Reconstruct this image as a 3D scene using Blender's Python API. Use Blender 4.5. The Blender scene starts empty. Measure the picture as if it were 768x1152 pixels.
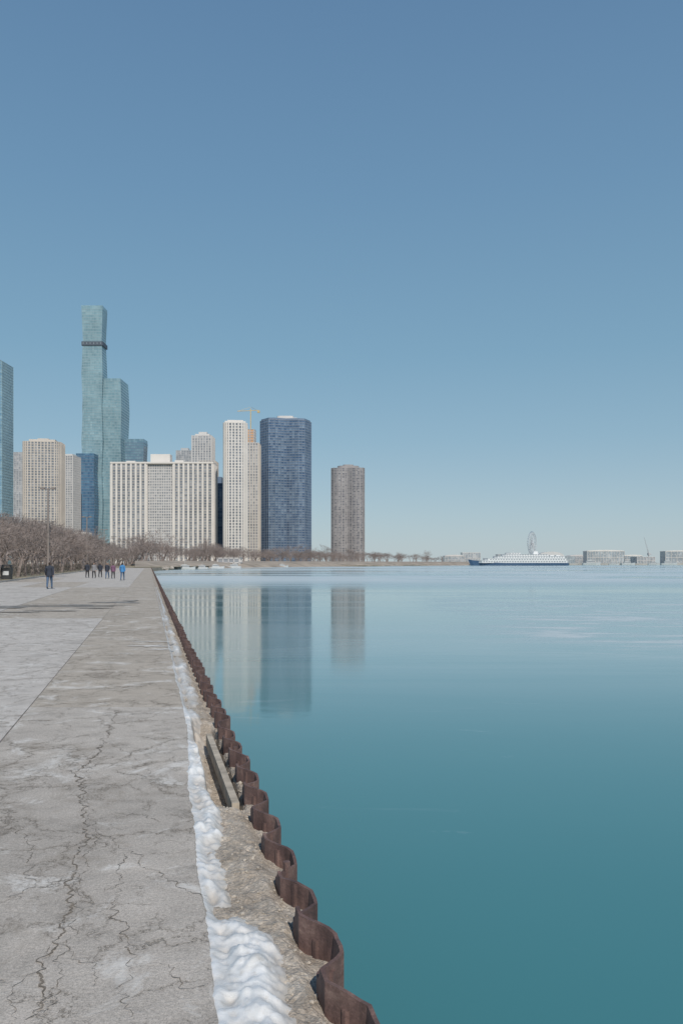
import bpy, bmesh, math, random
from mathutils import Vector, noise, Matrix
random.seed(7)
S=bpy.context.scene
F=896.0; CX=384.0; HY=633.0; CH=1.7; K=(384-168)/F; WZ=-1.2; PI=math.pi
def W(s,y): return (s-K*y, y)
def BX(px,y): return (px-CX)/F*y
def BZ(py,y): return CH+(HY-py)/F*y

# ---------------- materials ----------------
def newmat(name):
    m=bpy.data.materials.new(name); m.use_nodes=True
    nt=m.node_tree; b=nt.nodes['Principled BSDF']; return m,nt,b
def N(nt,t,**kw):
    n=nt.nodes.new(t)
    for k,v in kw.items():
        if k in n.inputs: n.inputs[k].default_value=v
        else: setattr(n,k,v)
    return n
def L(nt,a,b): nt.links.new(a,b)
def coords(nt,scale=(1,1,1),kind='Object'):
    tc=N(nt,'ShaderNodeTexCoord'); mp=N(nt,'ShaderNodeMapping'); mp.inputs['Scale'].default_value=scale
    L(nt,tc.outputs[kind],mp.inputs['Vector']); return mp.outputs[0]
def ramp(nt,fac,stops):
    r=N(nt,'ShaderNodeValToRGB'); e=r.color_ramp.elements
    e[0].position=stops[0][0]; e[0].color=stops[0][1]
    e[1].position=stops[-1][0]; e[1].color=stops[-1][1]
    for p,c in stops[1:-1]:
        x=e.new(p); x.color=c
    L(nt,fac,r.inputs[0]); return r.outputs[0]
def c4(c): return (c[0],c[1],c[2],1)
def mix(nt,fac,a,b,mode='MIX'):
    m=N(nt,'ShaderNodeMix'); m.data_type='RGBA'; m.blend_type=mode
    for v,i in ((fac,0),(a,6),(b,7)):
        if isinstance(v,(int,float)): m.inputs[i].default_value=v
        elif isinstance(v,tuple): m.inputs[i].default_value=c4(v)
        else: L(nt,v,m.inputs[i])
    return m.outputs[2]
def noi(nt,vec,scale,detail=4,rough=.55,dist=0):
    n=N(nt,'ShaderNodeTexNoise'); n.inputs['Scale'].default_value=scale; n.inputs['Detail'].default_value=detail
    n.inputs['Roughness'].default_value=rough; n.inputs['Distortion'].default_value=dist
    L(nt,vec,n.inputs['Vector']); return n
def bump(nt,b,h,strength=.5,dist=.01,prev=None):
    n=N(nt,'ShaderNodeBump'); n.inputs['Strength'].default_value=strength; n.inputs['Distance'].default_value=dist
    L(nt,h,n.inputs['Height'])
    if prev: L(nt,prev,n.inputs['Normal'])
    L(nt,n.outputs[0],b.inputs['Normal']); return n.outputs[0]
G=lambda v:(v,v,v,1)
def simple(name,col,rough=.7,var=.15,scale=1.0,metal=0):
    m,nt,b=newmat(name); v=coords(nt); n=noi(nt,v,scale,3)
    c=ramp(nt,n.outputs[0],[(.3,c4([x*(1-var) for x in col])),(.7,c4([min(1,x*(1+var)) for x in col]))])
    L(nt,c,b.inputs['Base Color']); b.inputs['Roughness'].default_value=rough; b.inputs['Metallic'].default_value=metal
    return m

def glass(name,dark,light,fh=3.0,wx=3.0,rough=.18,spread=(.35,.95)):
    m,nt,b=newmat(name)
    tc=N(nt,'ShaderNodeTexCoord')
    ad=N(nt,'ShaderNodeVectorMath',operation='ADD'); ad.inputs[1].default_value=(.37,.41,.05)
    sn=N(nt,'ShaderNodeVectorMath',operation='SNAP'); sn.inputs[1].default_value=(wx,wx,fh)
    L(nt,tc.outputs['Object'],ad.inputs[0]); L(nt,ad.outputs[0],sn.inputs[0])
    wn=N(nt,'ShaderNodeTexWhiteNoise'); L(nt,sn.outputs[0],wn.inputs[0])
    c=ramp(nt,wn.outputs[0],[(spread[0],c4(dark)),(spread[1],c4(light))])
    n2=noi(nt,tc.outputs['Object'],.03,3)
    f=ramp(nt,n2.outputs[0],[(.3,G(.75)),(.7,G(1.25))])
    c=mix(nt,1.0,c,f,'MULTIPLY')
    L(nt,c,b.inputs['Base Color']); b.inputs['Roughness'].default_value=rough
    b.inputs['Specular IOR Level'].default_value=.6
    return m

def concrete(name,base,warm,crack=True,seed=0,speck=.2,stain=.5):
    m,nt,b=newmat(name); v0=coords(nt)
    mp=N(nt,'ShaderNodeMapping'); mp.inputs['Location'].default_value=(seed*7.3,seed*3.1,0); L(nt,v0,mp.inputs[0]); v=mp.outputs[0]
    big=noi(nt,v,.45,4,.6); mid=noi(nt,v,3.2,5,.65,.4); fine=noi(nt,v,60,3,.7); sp=noi(nt,v,170,1,.6)
    c=ramp(nt,big.outputs[0],[(.3,c4([x*.84 for x in base])),(.5,c4(base)),(.72,c4(warm))])
    f=ramp(nt,mid.outputs[0],[(.28,G(.70)),(.45,G(.93)),(.62,G(1.0)),(.78,G(1.22))]); c=mix(nt,1.0,c,f,'MULTIPLY')
    f=ramp(nt,fine.outputs[0],[(.3,G(1-speck)),(.7,G(1+speck))]); c=mix(nt,1.0,c,f,'MULTIPLY')
    f=ramp(nt,sp.outputs[0],[(.33,G(.55)),(.45,G(1)),(.62,G(1)),(.72,G(1.35))]); c=mix(nt,.8,c,f,'MULTIPLY')
    sa=noi(nt,v,1.3,8,.78,.8); sf=ramp(nt,sa.outputs[0],[(.545,G(0)),(.64,G(.8))])
    c=mix(nt,sf,c,(.70,.665,.62))
    st=noi(nt,v,.8,7,.72,1.5); dk=ramp(nt,st.outputs[0],[(.3,G(stain)),(.43,G(0))]); c=mix(nt,dk,c,(.28,.235,.19))
    nb=bump(nt,b,fine.outputs[0],.55,.006); nb=bump(nt,b,mid.outputs[0],.5,.02,nb)
    if crack:
        dn=noi(nt,v,2.5,6,.75); sc=N(nt,'ShaderNodeVectorMath',operation='SCALE'); sc.inputs['Scale'].default_value=.6; L(nt,dn.outputs['Color'],sc.inputs[0])
        av=N(nt,'ShaderNodeVectorMath',operation='ADD'); L(nt,v,av.inputs[0]); L(nt,sc.outputs[0],av.inputs[1])
        for scl,wd,thr in ((.75,.0055,.42),(2.4,.010,.48),(6,.018,.56)):
            vo=N(nt,'ShaderNodeTexVoronoi'); vo.feature='DISTANCE_TO_EDGE'; vo.inputs['Scale'].default_value=scl; L(nt,av.outputs[0],vo.inputs['Vector'])
            cr=ramp(nt,vo.outputs['Distance'],[(wd*.25,G(1)),(wd,G(0))])
            halo=ramp(nt,vo.outputs['Distance'],[(0,G(.35)),(wd*7,G(0))])
            mk=noi(nt,v,.9+scl*.2,4,.7,seed*.3); mf=ramp(nt,mk.outputs[0],[(thr,G(0)),(thr+.08,G(1))])
            def mulf(a,q):
                mm=N(nt,'ShaderNodeMath',operation='MULTIPLY'); L(nt,a,mm.inputs[0])
                if isinstance(q,float): mm.inputs[1].default_value=q
                else: L(nt,q,mm.inputs[1])
                return mm.outputs[0]
            c=mix(nt,mulf(halo,mf),c,(.28,.235,.19))
            x=mulf(cr,mf); c=mix(nt,mulf(x,.6),c,(.15,.125,.10))
            inv=N(nt,'ShaderNodeMath',operation='SUBTRACT'); inv.inputs[0].default_value=1; L(nt,x,inv.inputs[1])
            nb=bump(nt,b,inv.outputs[0],.6,.008,nb)
    L(nt,c,b.inputs['Base Color']); b.inputs['Roughness'].default_value=.9; b.inputs['Specular IOR Level'].default_value=.2
    return m

# ---------------- mesh helpers ----------------
def obj_from_bm(bm,name,mats,parent=None,loc=(0,0,0),rotz=0,smooth=False):
    me=bpy.data.meshes.new(name); bmesh.ops.recalc_face_normals(bm,faces=bm.faces[:]); bm.to_mesh(me); bm.free()
    for m in mats: me.materials.append(m)
    if smooth:
        for p in me.polygons: p.use_smooth=True
    o=bpy.data.objects.new(name,me); S.collection.objects.link(o); o.location=loc; o.rotation_euler=(0,0,rotz)
    if parent: o.parent=parent
    return o
def empty(name,loc=(0,0,0),rotz=0):
    e=bpy.data.objects.new(name,None); e.location=loc; e.rotation_euler=(0,0,rotz); S.collection.objects.link(e); return e
def box(bm,x0,x1,y0,y1,z0,z1,mi=0):
    v=[bm.verts.new(p) for p in ((x0,y0,z0),(x1,y0,z0),(x1,y1,z0),(x0,y1,z0),(x0,y0,z1),(x1,y0,z1),(x1,y1,z1),(x0,y1,z1))]
    for f in ((0,3,2,1),(4,5,6,7),(0,1,5,4),(1,2,6,5),(2,3,7,6),(3,0,4,7)):
        bm.faces.new([v[i] for i in f]).material_index=mi
def prism(bm,poly,z0,z1,mi=0,poly2=None):
    p2=poly2 or poly; n=len(poly)
    a=[bm.verts.new((p[0],p[1],z0)) for p in poly]; b=[bm.verts.new((p[0],p[1],z1)) for p in p2]
    for i in range(n):
        bm.faces.new((a[i],a[(i+1)%n],b[(i+1)%n],b[i])).material_index=mi
    bm.faces.new(b).material_index=mi; bm.faces.new(a[::-1]).material_index=mi
def tube(bm,p,q,r0,r1,n=6,mi=0,cap=True):
    p=Vector(p);q=Vector(q);d=(q-p)
    if d.length<1e-6:return
    d.normalize(); u=d.orthogonal().normalized(); w=d.cross(u)
    A=[];B=[]
    for i in range(n):
        a=2*math.pi*i/n; o=u*math.cos(a)+w*math.sin(a)
        A.append(bm.verts.new(p+o*r0)); B.append(bm.verts.new(q+o*r1))
    for i in range(n): bm.faces.new((A[i],A[(i+1)%n],B[(i+1)%n],B[i])).material_index=mi
    if cap: bm.faces.new(B).material_index=mi; bm.faces.new(A[::-1]).material_index=mi
def off(poly,o):
    out=[]; n=len(poly)
    for i in range(n):
        a=Vector(poly[i-1]);b=Vector(poly[i]);c=Vector(poly[(i+1)%n])
        n1=Vector(((b-a).y,-(b-a).x)).normalized(); n2=Vector(((c-b).y,-(c-b).x)).normalized()
        m=(n1+n2); m=m/max(.3,m.dot(n1)) if m.length>1e-6 else n1
        out.append((b.x+m.x*o,b.y+m.y*o))
    return out
def rect(w,d): return [(-w/2,-d/2),(w/2,-d/2),(w/2,d/2),(-w/2,d/2)]
def rrect(w,d,r,n=4):
    out=[]
    for cx,cy,a0 in ((w/2-r,-d/2+r,-90),(w/2-r,d/2-r,0),(-w/2+r,d/2-r,90),(-w/2+r,-d/2+r,180)):
        for i in range(n+1):
            a=math.radians(a0+90*i/n); out.append((cx+r*math.cos(a),cy+r*math.sin(a)))
    return out
def trefoil(R,k=.2,n=60,ph=0):
    return [(R*(1+k*math.cos(3*(2*math.pi*i/n)+ph))*math.cos(2*math.pi*i/n),R*(1+k*math.cos(3*(2*math.pi*i/n)+ph))*math.sin(2*math.pi*i/n)) for i in range(n)]
def ywing(R,a0,hw=.46,ch=.16,inner=.66):
    """three flat-ended wings with chamfered corners and re-entrant creases"""
    out=[]
    for i in range(3):
        a=a0+i*2*PI/3; d=Vector((math.cos(a),math.sin(a))); n=Vector((-d.y,d.x))
        for f,g in ((1-ch*1.3,-hw),(1,-hw+ch),(1,hw-ch),(1-ch*1.3,hw)):
            p=d*(R*f)+n*(R*g); out.append((p.x,p.y))
        b=a+PI/3; out.append((math.cos(b)*R*inner,math.sin(b)*R*inner))
    return out
def facade(bm,poly,z0,z1,fh,slab_t,slab_o,ps,pw,po,base_z=0):
    prism(bm,poly,z0,z1,0)
    n=int(round((z1-z0)/fh)); P=off(poly,slab_o)
    if slab_t>0:
        for i in range(n+1):
            z=z0+(z1-z0)*i/n; prism(bm,P,z-slab_t/2,z+slab_t/2,1)
    if ps>0:
        m=len(poly)
        for i in range(m):
            a=Vector(poly[i]);b=Vector(poly[(i+1)%m]); l=(b-a).length; d=(b-a).normalized(); nn=Vector((d.y,-d.x))
            k=max(1,int(round(l/ps)))
            for j in range(k+(0 if m>12 else 1)):
                c=a+d*(l*j/k); t=pw/2
                if m<=12: c=a+d*(t+(l-2*t)*j/k)
                q=[c-d*t-nn*.3,c+d*t-nn*.3,c+d*t+nn*po,c-d*t+nn*po]
                prism(bm,[(v.x,v.y) for v in q],z0+.01,z1+slab_t/2+.06,2)
def building(name,px0,px1,pyt,D,depth,rot,fh,slab_t,slab_o,ps,pw,po,mats,shape='rect',roof=None,rad=4,k=.2,ph=0):
    wa=(px1-px0)/F*D; H=BZ(pyt,D); r=math.radians(rot)
    if shape in('tre','yw'):
        fn=(lambda R:trefoil(R,k,60,ph)) if shape=='tre' else (lambda R:ywing(R,ph))
        q=fn(1); R=wa/(max(p[0] for p in q)-min(p[0] for p in q)); poly=fn(R)
    else:
        w=(wa-depth*abs(math.sin(r)))/math.cos(r)
        poly=rect(w,depth) if shape=='rect' else rrect(w,depth,rad)
    e=empty(name,(BX((px0+px1)/2,D),D,0),r)
    bm=bmesh.new(); facade(bm,poly,-1,H,fh,slab_t,slab_o,ps,pw,po)
    obj_from_bm(bm,'facade',mats,e)
    if roof:
        bm=bmesh.new()
        for (x0,x1,y0,y1,h0,h1) in roof: box(bm,x0,x1,y0,y1,H+h0,H+h1,0)
        obj_from_bm(bm,'roof_plant',[mats[2]],e)
    return e,H,poly

# ---------------- world, sun, camera ----------------
SE=math.radians(40); AZ=math.radians(163)
w=bpy.data.worlds.new('World'); S.world=w; w.use_nodes=True; nt=w.node_tree
bg=nt.nodes['Background']; sk=nt.nodes.new('ShaderNodeTexSky'); sk.sky_type='NISHITA'; sk.sun_disc=False
sk.sun_elevation=SE; sk.sun_rotation=AZ; sk.air_density=1.0; sk.dust_density=.4; sk.ozone_density=1.6; sk.altitude=0
nt.links.new(sk.outputs[0],bg.inputs['Color']); bg.inputs['Strength'].default_value=.11
bg2=nt.nodes.new('ShaderNodeBackground'); tc=nt.nodes.new('ShaderNodeTexCoord'); sx=nt.nodes.new('ShaderNodeSeparateXYZ'); nt.links.new(tc.outputs['Generated'],sx.inputs[0])
rc=ramp(nt,sx.outputs[2],[(0.0,(.41,.51,.575,1)),(.06,(.355,.485,.57,1)),(.15,(.262,.425,.54,1)),(.25,(.200,.370,.505,1)),(.42,(.152,.298,.458,1)),(.58,(.120,.240,.402,1)),(1.0,(.09,.18,.33,1))])
nt.links.new(rc,bg2.inputs['Color']); ms=nt.nodes.new('ShaderNodeMixShader'); ms.inputs[0].default_value=.85
nt.links.new(bg.outputs[0],ms.inputs[1]); nt.links.new(bg2.outputs[0],ms.inputs[2]); nt.links.new(ms.outputs[0],nt.nodes['World Output'].inputs[0])
sd=bpy.data.lights.new('sun','SUN'); sd.energy=3.2; sd.angle=math.radians(.6); sd.color=(1,.93,.84)
so=bpy.data.objects.new('sun',sd); S.collection.objects.link(so)
dirv=Vector((math.sin(AZ)*math.cos(SE),math.cos(AZ)*math.cos(SE),math.sin(SE)))
so.rotation_euler=dirv.to_track_quat('Z','Y').to_euler(); so.location=(0,0,50)
cd=bpy.data.cameras.new('camera'); co=bpy.data.objects.new('camera',cd); S.collection.objects.link(co); S.camera=co
co.location=(0,0,CH); co.rotation_euler=(math.radians(90),0,0)
cd.sensor_fit='VERTICAL'; cd.sensor_height=36; cd.sensor_width=24; cd.lens=28; cd.shift_y=57/1152; cd.clip_end=60000; cd.clip_start=.05
S.view_settings.view_transform='Standard'; S.view_settings.look='None'; S.view_settings.exposure=0

# ---------------- water ----------------
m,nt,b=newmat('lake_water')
v=coords(nt)
b.inputs['IOR'].default_value=1.33; b.inputs['Specular IOR Level'].default_value=.5
big=noi(nt,coords(nt,(.03,.06,1)),1,4,.6,.5)
c=ramp(nt,big.outputs[0],[(.3,(.055,.210,.232,1)),(.7,(.066,.236,.252,1))])
sx=N(nt,'ShaderNodeSeparateXYZ'); L(nt,v,sx.inputs[0])
def mul(a,bb):
    x=N(nt,'ShaderNodeMath',operation='MULTIPLY')
    for q,i in ((a,0),(bb,1)):
        if isinstance(q,(int,float)): x.inputs[i].default_value=q
        else: L(nt,q,x.inputs[i])
    return x.outputs[0]
def add(a,bb):
    x=N(nt,'ShaderNodeMath',operation='ADD')
    for q,i in ((a,0),(bb,1)):
        if isinstance(q,(int,float)): x.inputs[i].default_value=q
        else: L(nt,q,x.inputs[i])
    return x.outputs[0]
def sstep(src,a0,a1,o0=0,o1=1):
    a=N(nt,'ShaderNodeMapRange'); a.interpolation_type='SMOOTHSTEP'
    for i,q in ((1,a0),(2,a1),(3,o0),(4,o1)): a.inputs[i].default_value=q
    L(nt,src,a.inputs[0]); return a.outputs[0]
def band(y0,y1,y2,y3): return mul(sstep(sx.outputs[1],y0,y1),sstep(sx.outputs[1],y2,y3,1,0))
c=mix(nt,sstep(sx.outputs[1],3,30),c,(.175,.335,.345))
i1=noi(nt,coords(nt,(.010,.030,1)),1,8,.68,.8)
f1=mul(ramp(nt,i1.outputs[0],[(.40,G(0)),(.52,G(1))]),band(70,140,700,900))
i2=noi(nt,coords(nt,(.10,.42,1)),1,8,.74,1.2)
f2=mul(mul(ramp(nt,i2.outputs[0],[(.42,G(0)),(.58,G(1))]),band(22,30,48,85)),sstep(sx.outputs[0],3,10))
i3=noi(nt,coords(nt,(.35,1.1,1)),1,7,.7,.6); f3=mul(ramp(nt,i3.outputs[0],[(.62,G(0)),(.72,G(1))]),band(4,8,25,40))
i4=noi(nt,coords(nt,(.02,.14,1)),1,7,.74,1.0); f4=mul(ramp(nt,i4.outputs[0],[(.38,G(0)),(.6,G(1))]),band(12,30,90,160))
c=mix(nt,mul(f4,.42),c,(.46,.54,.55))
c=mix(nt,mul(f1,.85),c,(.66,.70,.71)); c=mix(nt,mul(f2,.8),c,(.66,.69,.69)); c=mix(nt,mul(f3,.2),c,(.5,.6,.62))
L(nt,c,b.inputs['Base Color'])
L(nt,add(add(mul(f1,.35),.05),add(mul(f2,.35),mul(f4,.09))),b.inputs['Roughness'])
wv=noi(nt,coords(nt,(1.2,2.5,1)),1,3,.55); wv2=noi(nt,coords(nt,(8,16,1)),1,2,.5)
nb=bump(nt,b,wv.outputs[0],.08,.02); bump(nt,b,wv2.outputs[0],.05,.004,nb)
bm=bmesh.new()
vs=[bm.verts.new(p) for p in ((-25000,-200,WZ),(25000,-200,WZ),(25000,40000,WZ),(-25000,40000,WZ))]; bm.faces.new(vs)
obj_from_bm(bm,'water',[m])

# ---------------- ground ----------------
m_soil=simple('dry_soil',(.30,.25,.195),.95,.3,.2)
m_grass=simple('winter_grass',(.33,.28,.19),.95,.3,.35)
m_bank=simple('bank',(.36,.30,.24),.95,.3,.1)
pts=[W(.45,-60),W(.45,262)]+[(BX(p,y),y) for p,y in ((180,290),(200,360),(240,430),(330,560),(440,690),(505,820),(530,1000),(535,2600))]+[(-4000,2600),(-4000,-60)]
bm=bmesh.new(); prism(bm,pts,-4,-.16,0); obj_from_bm(bm,'ground',[m_soil])
bm=bmesh.new()
lp=[W(-12.9,-60),W(-12.9,262),(BX(185,320),320),(BX(262,480),480),(BX(380,640),640),(BX(470,790),790),(BX(505,1000),1000),(BX(510,2550),2550),(-3900,2550),(-3900,-60)]
prism(bm,lp,-.1,.03,0); obj_from_bm(bm,'lawn',[m_grass])
bm=bmesh.new()
prev=None
for i in range(61):
    t=i/60; px=152+t*375; y=330+t**1.2*520
    row=[bm.verts.new((BX(px,y+o),y+o,z)) for o,z in ((-12,-1.3),(4,.6),(16,1.5+.7*noise.noise(Vector((i*.3,0,0)))),(50,2.6),(200,3.0))]
    if prev:
        for a in range(4): bm.faces.new((prev[a],row[a],row[a+1],prev[a+1]))
    prev=row
obj_from_bm(bm,'shore_bank',[m_bank])

# ---------------- promenade ----------------
def edge(y):
    t=min(1,max(0,(y-4)/5)); t=t*t*(3-2*t)
    return .27+.13*t+.035*noise.noise(Vector((y*.9,3,0)))+.014*noise.noise(Vector((y*7,5,0)))+.008*noise.noise(Vector((y*25,9,0)))
mA=concrete('slab_cracked',(.52,.465,.41),(.575,.52,.46),True,1,.22,.6)
mB=concrete('slab_tan',(.50,.435,.365),(.535,.47,.40),True,2,.16,.4)
mC=concrete('slab_pale',(.59,.54,.49),(.63,.58,.53),True,3,.13,.35)
bm=bmesh.new()
def slab(s0,s1,y0,y1,mi,dz=0,jag=False,step=.06):
    g=.007; n=max(1,int((y1-y0)/step)) if jag else 1
    T=[]
    for i in range(n+1):
        y=y0+g+(y1-y0-2*g)*i/n; e=edge(y) if jag else s1-g
        a=W(s0+g,y); c=W(e-.012 if jag else e,y); c2=W(e,y)
        T.append((bm.verts.new((a[0],a[1],dz)),bm.verts.new((c[0],c[1],dz)),bm.verts.new((c2[0],c2[1],dz-.02)),bm.verts.new((c2[0],c2[1],-.15)),bm.verts.new((a[0],a[1],-.15))))
    for i in range(n):
        a=T[i];b2=T[i+1]
        for j in range(4): bm.faces.new((a[j],a[j+1],b2[j+1],b2[j])).material_index=mi
        bm.faces.new((a[4],a[0],b2[0],b2[4])).material_index=mi
    bm.faces.new(T[0]).material_index=mi; bm.faces.new(T[-1][::-1]).material_index=mi
slab(-1.41,.3,-6,9.4,0,0,True,.03)
y=9.4
while y<262:
    ln=9.0 if y<60 else 20
    slab(-1.41,.4,y,min(262,y+ln),1,random.uniform(-.003,.003),True,.1 if y<40 else .6); y+=ln
cols=[-1.41,-5.2,-9.0,-12.7]
for ci in range(3):
    y=-6
    while y<262:
        ln=15.2; slab(cols[ci+1],cols[ci],y,min(262,y+ln),2 if random.random()<.85 else 1,random.uniform(-.003,.003)); y+=ln
obj_from_bm(bm,'promenade_pavement',[mA,mB,mC])
bm=bmesh.new()
a=[W(-12.88,-60),W(-12.72,-60),W(-12.72,262),W(-12.88,262)]; prism(bm,a,-.12,.13,0); obj_from_bm(bm,'kerb',[mC])
bm=bmesh.new(); a=[W(-1.43,-6),W(-1.39,-6),W(-1.39,262),W(-1.43,262)]; prism(bm,a,-.15,-.006,0); obj_from_bm(bm,'joint_filler',[simple('joint_grit',(.24,.21,.18),.95,.4,12)])

m_crack=simple('crack_fill',(.21,.175,.14),.95,.35,14)
bm=bmesh.new()
def G2(px,py,z=0):
    y=F*(CH-z)/(py-HY); return Vector((BX(px,y),y,0))
def crack(ps,wd):
    P=[G2(*p) for p in ps]; pts=[]
    for a,b2 in zip(P,P[1:]):
        n=max(2,int((b2-a).length/.014)); d=(b2-a).normalized(); nn=Vector((d.y,-d.x,0))
        for i in range(n):
            q=a+(b2-a)*i/n
            q=q+nn*(.05*noise.noise(q*4)+.04*noise.noise(q*13)+.03*noise.noise(q*38)+.012*noise.noise(q*90)); pts.append(q)
    pr=None
    for i,q in enumerate(pts[:-1]):
        d=(pts[i+1]-q).normalized(); nn=Vector((d.y,-d.x,0)); wv=wd*(.05+.9*abs(noise.noise(q*7))+.9*abs(noise.noise(q*40)))
        wv*=min(1,(i+1)/6,(len(pts)-i)/6)
        a=bm.verts.new((q+nn*wv)+Vector((0,0,.004))); c=bm.verts.new((q-nn*wv)+Vector((0,0,.004)))
        if pr: bm.faces.new((pr[0],pr[1],c,a))
        pr=(a,c)
crack([(132,800),(118,835),(88,872),(98,930),(84,985),(62,1060),(34,1152)],.008)
crack([(92,872),(108,930),(94,985),(75,1060),(50,1152)],.003)
crack([(88,872),(60,860),(20,880)],.004)
crack([(118,835),(150,850),(170,875)],.003)
crack([(98,930),(140,955),(185,990),(240,1010)],.004)
crack([(84,985),(40,1000),(0,1015)],.005)
crack([(140,955),(130,1020),(150,1080),(138,1152)],.0035)
crack([(40,1000),(25,940),(0,920)],.0035)
crack([(170,1085),(215,1110),(250,1100)],.003)
crack([(98,930),(150,915),(190,925)],.003)
crack([(62,1060),(100,1085),(120,1110)],.003)
crack([(10,1152),(30,1100),(62,1060)],.003)
crack([(88,872),(110,860),(150,862),(205,850)],.003)
obj_from_bm(bm,'pavement_cracks',[m_crack])

m,nt,b=newmat('wet_concrete'); b.inputs['Roughness'].default_value=.5; b.inputs['Specular IOR Level'].default_value=.25
n1=noi(nt,coords(nt),1.5,5,.7); L(nt,ramp(nt,n1.outputs[0],[(.35,(.16,.14,.12,1)),(.65,(.36,.32,.28,1))]),b.inputs['Base Color'])
bm=bmesh.new()
def blob(cx,cy,rx,ry,z,seed,amp=.35,n=60):
    vs=[]
    for i in range(n):
        a=2*math.pi*i/n; r=1+amp*noise.noise(Vector((math.cos(a)*1.6,math.sin(a)*1.6,seed)))*2+.25*noise.noise(Vector((math.cos(a)*6,math.sin(a)*6,seed)))
        vs.append(bm.verts.new((cx+rx*r*math.cos(a),cy+ry*r*math.sin(a),z)))
    bm.faces.new(vs)
for i,(px,py,rx,ry) in enumerate(((30,682.5,2.0,.35),(85,681,1.5,.4),(128,678,1.0,.5),(60,687.5,1.0,.2),(15,689,.7,.18),(148,676,.4,.5),(104,684.5,.7,.2),(4,684,.9,.3))):
    q=G2(px,py); blob(q.x,q.y,rx,ry,.0085+.0012*i,px*.3,.5)
obj_from_bm(bm,'puddles',[m])

# ---------------- sheet pile wall ----------------
PER=.56
def wall_s(y):
    t=math.sin(2*math.pi*y/PER); t=max(-1,min(1,t*1.45))
    return .765+.03*min(1,max(0,(y-3)/6))+.066*t+.012*noise.noise(Vector((y*.7,0,4)))
m,nt,b=newmat('rusted_steel'); v=coords(nt)
n1=noi(nt,v,5,6,.7,.5); n2=noi(nt,coords(nt,(1,1,.15)),14,4,.6); n3=noi(nt,v,90,3,.6)
c=ramp(nt,n1.outputs[0],[(.25,(.065,.042,.040,1)),(.45,(.12,.072,.064,1)),(.6,(.18,.112,.096,1)),(.75,(.30,.21,.175,1))])
c=mix(nt,.6,c,ramp(nt,n2.outputs[0],[(.3,G(.5)),(.7,G(1.3))]),'MULTIPLY')
c=mix(nt,.6,c,ramp(nt,n3.outputs[0],[(.3,G(.7)),(.7,G(1.3))]),'MULTIPLY')
L(nt,c,b.inputs['Base Color']); b.inputs['Roughness'].default_value=.78; bump(nt,b,n3.outputs[0],.6,.004)
M_rust=m
bm=bmesh.new()
ys=[]; y=-2.0
while y<262:
    ys.append(y); y+=PER/(16 if y<25 else (8 if y<90 else 4))
rows=[]
for i,y in enumerate(ys):
    s=wall_s(y); ds=(wall_s(y+.01)-wall_s(y-.01))/.02
    tx=Vector((ds-K,1,0)).normalized(); nn=Vector((tx.y,-tx.x,0))*.009
    k=math.floor(y/(PER)+.25); rr=random.Random(k); ph=(y/(PER)+.25)-k
    zt=.015+rr.uniform(-.035,.035)+rr.uniform(.03,.09)*(ph-.5)+.012*noise.noise(Vector((y*12,0,0)))
    if y>20: zt=.03+rr.uniform(-.03,.03)
    c=Vector((s-K*y,y,0))
    rows.append([bm.verts.new(c+nn+Vector((0,0,-3))),bm.verts.new(c+nn+Vector((0,0,zt))),bm.verts.new(c-nn+Vector((0,0,zt))),bm.verts.new(c-nn+Vector((0,0,-1.5)))])
for a,b2 in zip(rows,rows[1:]):
    for j in range(3): bm.faces.new((a[j],b2[j],b2[j+1],a[j+1]))
kk=-3
while kk*PER/2<30:
    y=kk*PER/2; p=W(wall_s(y),y)
    tube(bm,(p[0],p[1],-2.5),(p[0],p[1],-.01+random.uniform(-.03,.03)),.021,.021,7,0); kk+=1
obj_from_bm(bm,'sheet_pile_seawall',[M_rust])

m,nt,b=newmat('rubble_backfill'); v=coords(nt)
n1=noi(nt,v,4,7,.7,.3); n2=noi(nt,v,70,4,.7); vo=N(nt,'ShaderNodeTexVoronoi'); vo.inputs['Scale'].default_value=75; L(nt,v,vo.inputs['Vector'])
c=ramp(nt,n1.outputs[0],[(.28,(.25,.205,.16,1)),(.5,(.43,.37,.305,1)),(.72,(.58,.53,.46,1))])
c=mix(nt,.45,c,ramp(nt,vo.outputs['Color'],[(.1,G(.6)),(.9,G(1.3))]),'MULTIPLY'); c=mix(nt,.8,c,ramp(nt,n2.outputs[0],[(.3,G(.65)),(.7,G(1.3))]),'MULTIPLY')
L(nt,c,b.inputs['Base Color']); b.inputs['Roughness'].default_value=.95
nb=bump(nt,b,n2.outputs[0],.8,.010); nb=bump(nt,b,vo.outputs['Distance'],.6,.007,nb)
def sm(a,b3,x):
    t=min(1,max(0,(x-a)/(b3-a))); return t*t*(3-2*t)
def gz(s,y):
    q=Vector((s*3,y*3,0))
    z=-.052+.030*noise.noise(q)+.016*noise.noise(q*4)+.009*noise.noise(q*14)+.004*noise.noise(q*40)
    pit=sm(5.6,6.2,y)*(1-sm(8.2,9.2,y))*sm(.44,.50,s)*(1-sm(.66,.72,s)); z-=.24*pit
    z-=.03*sm(5,14,y)+.045*sm(.63,.72,s)
    return z
bm=bmesh.new(); ys=[]; y=-1
while y<262:
    ys.append(y); y+=.022 if 2<y<9 else (.06 if y<25 else (.3 if y<80 else 1.5))
NC=34; prev=None
for y in ys:
    e=wall_s(y)-.006 if y<25 else .78; row=[]
    for j in range(NC):
        s=.08+(e-.08)*j/(NC-1); p=W(s,y); row.append(bm.verts.new((p[0],p[1],gz(s,y))))
    if prev:
        for j in range(NC-1): bm.faces.new((prev[j],prev[j+1],row[j+1],row[j]))
    prev=row
obj_from_bm(bm,'rubble_strip',[m])
m_stone=simple('stone',(.42,.37,.31),.9,.35,30)
bm=bmesh.new()
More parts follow.
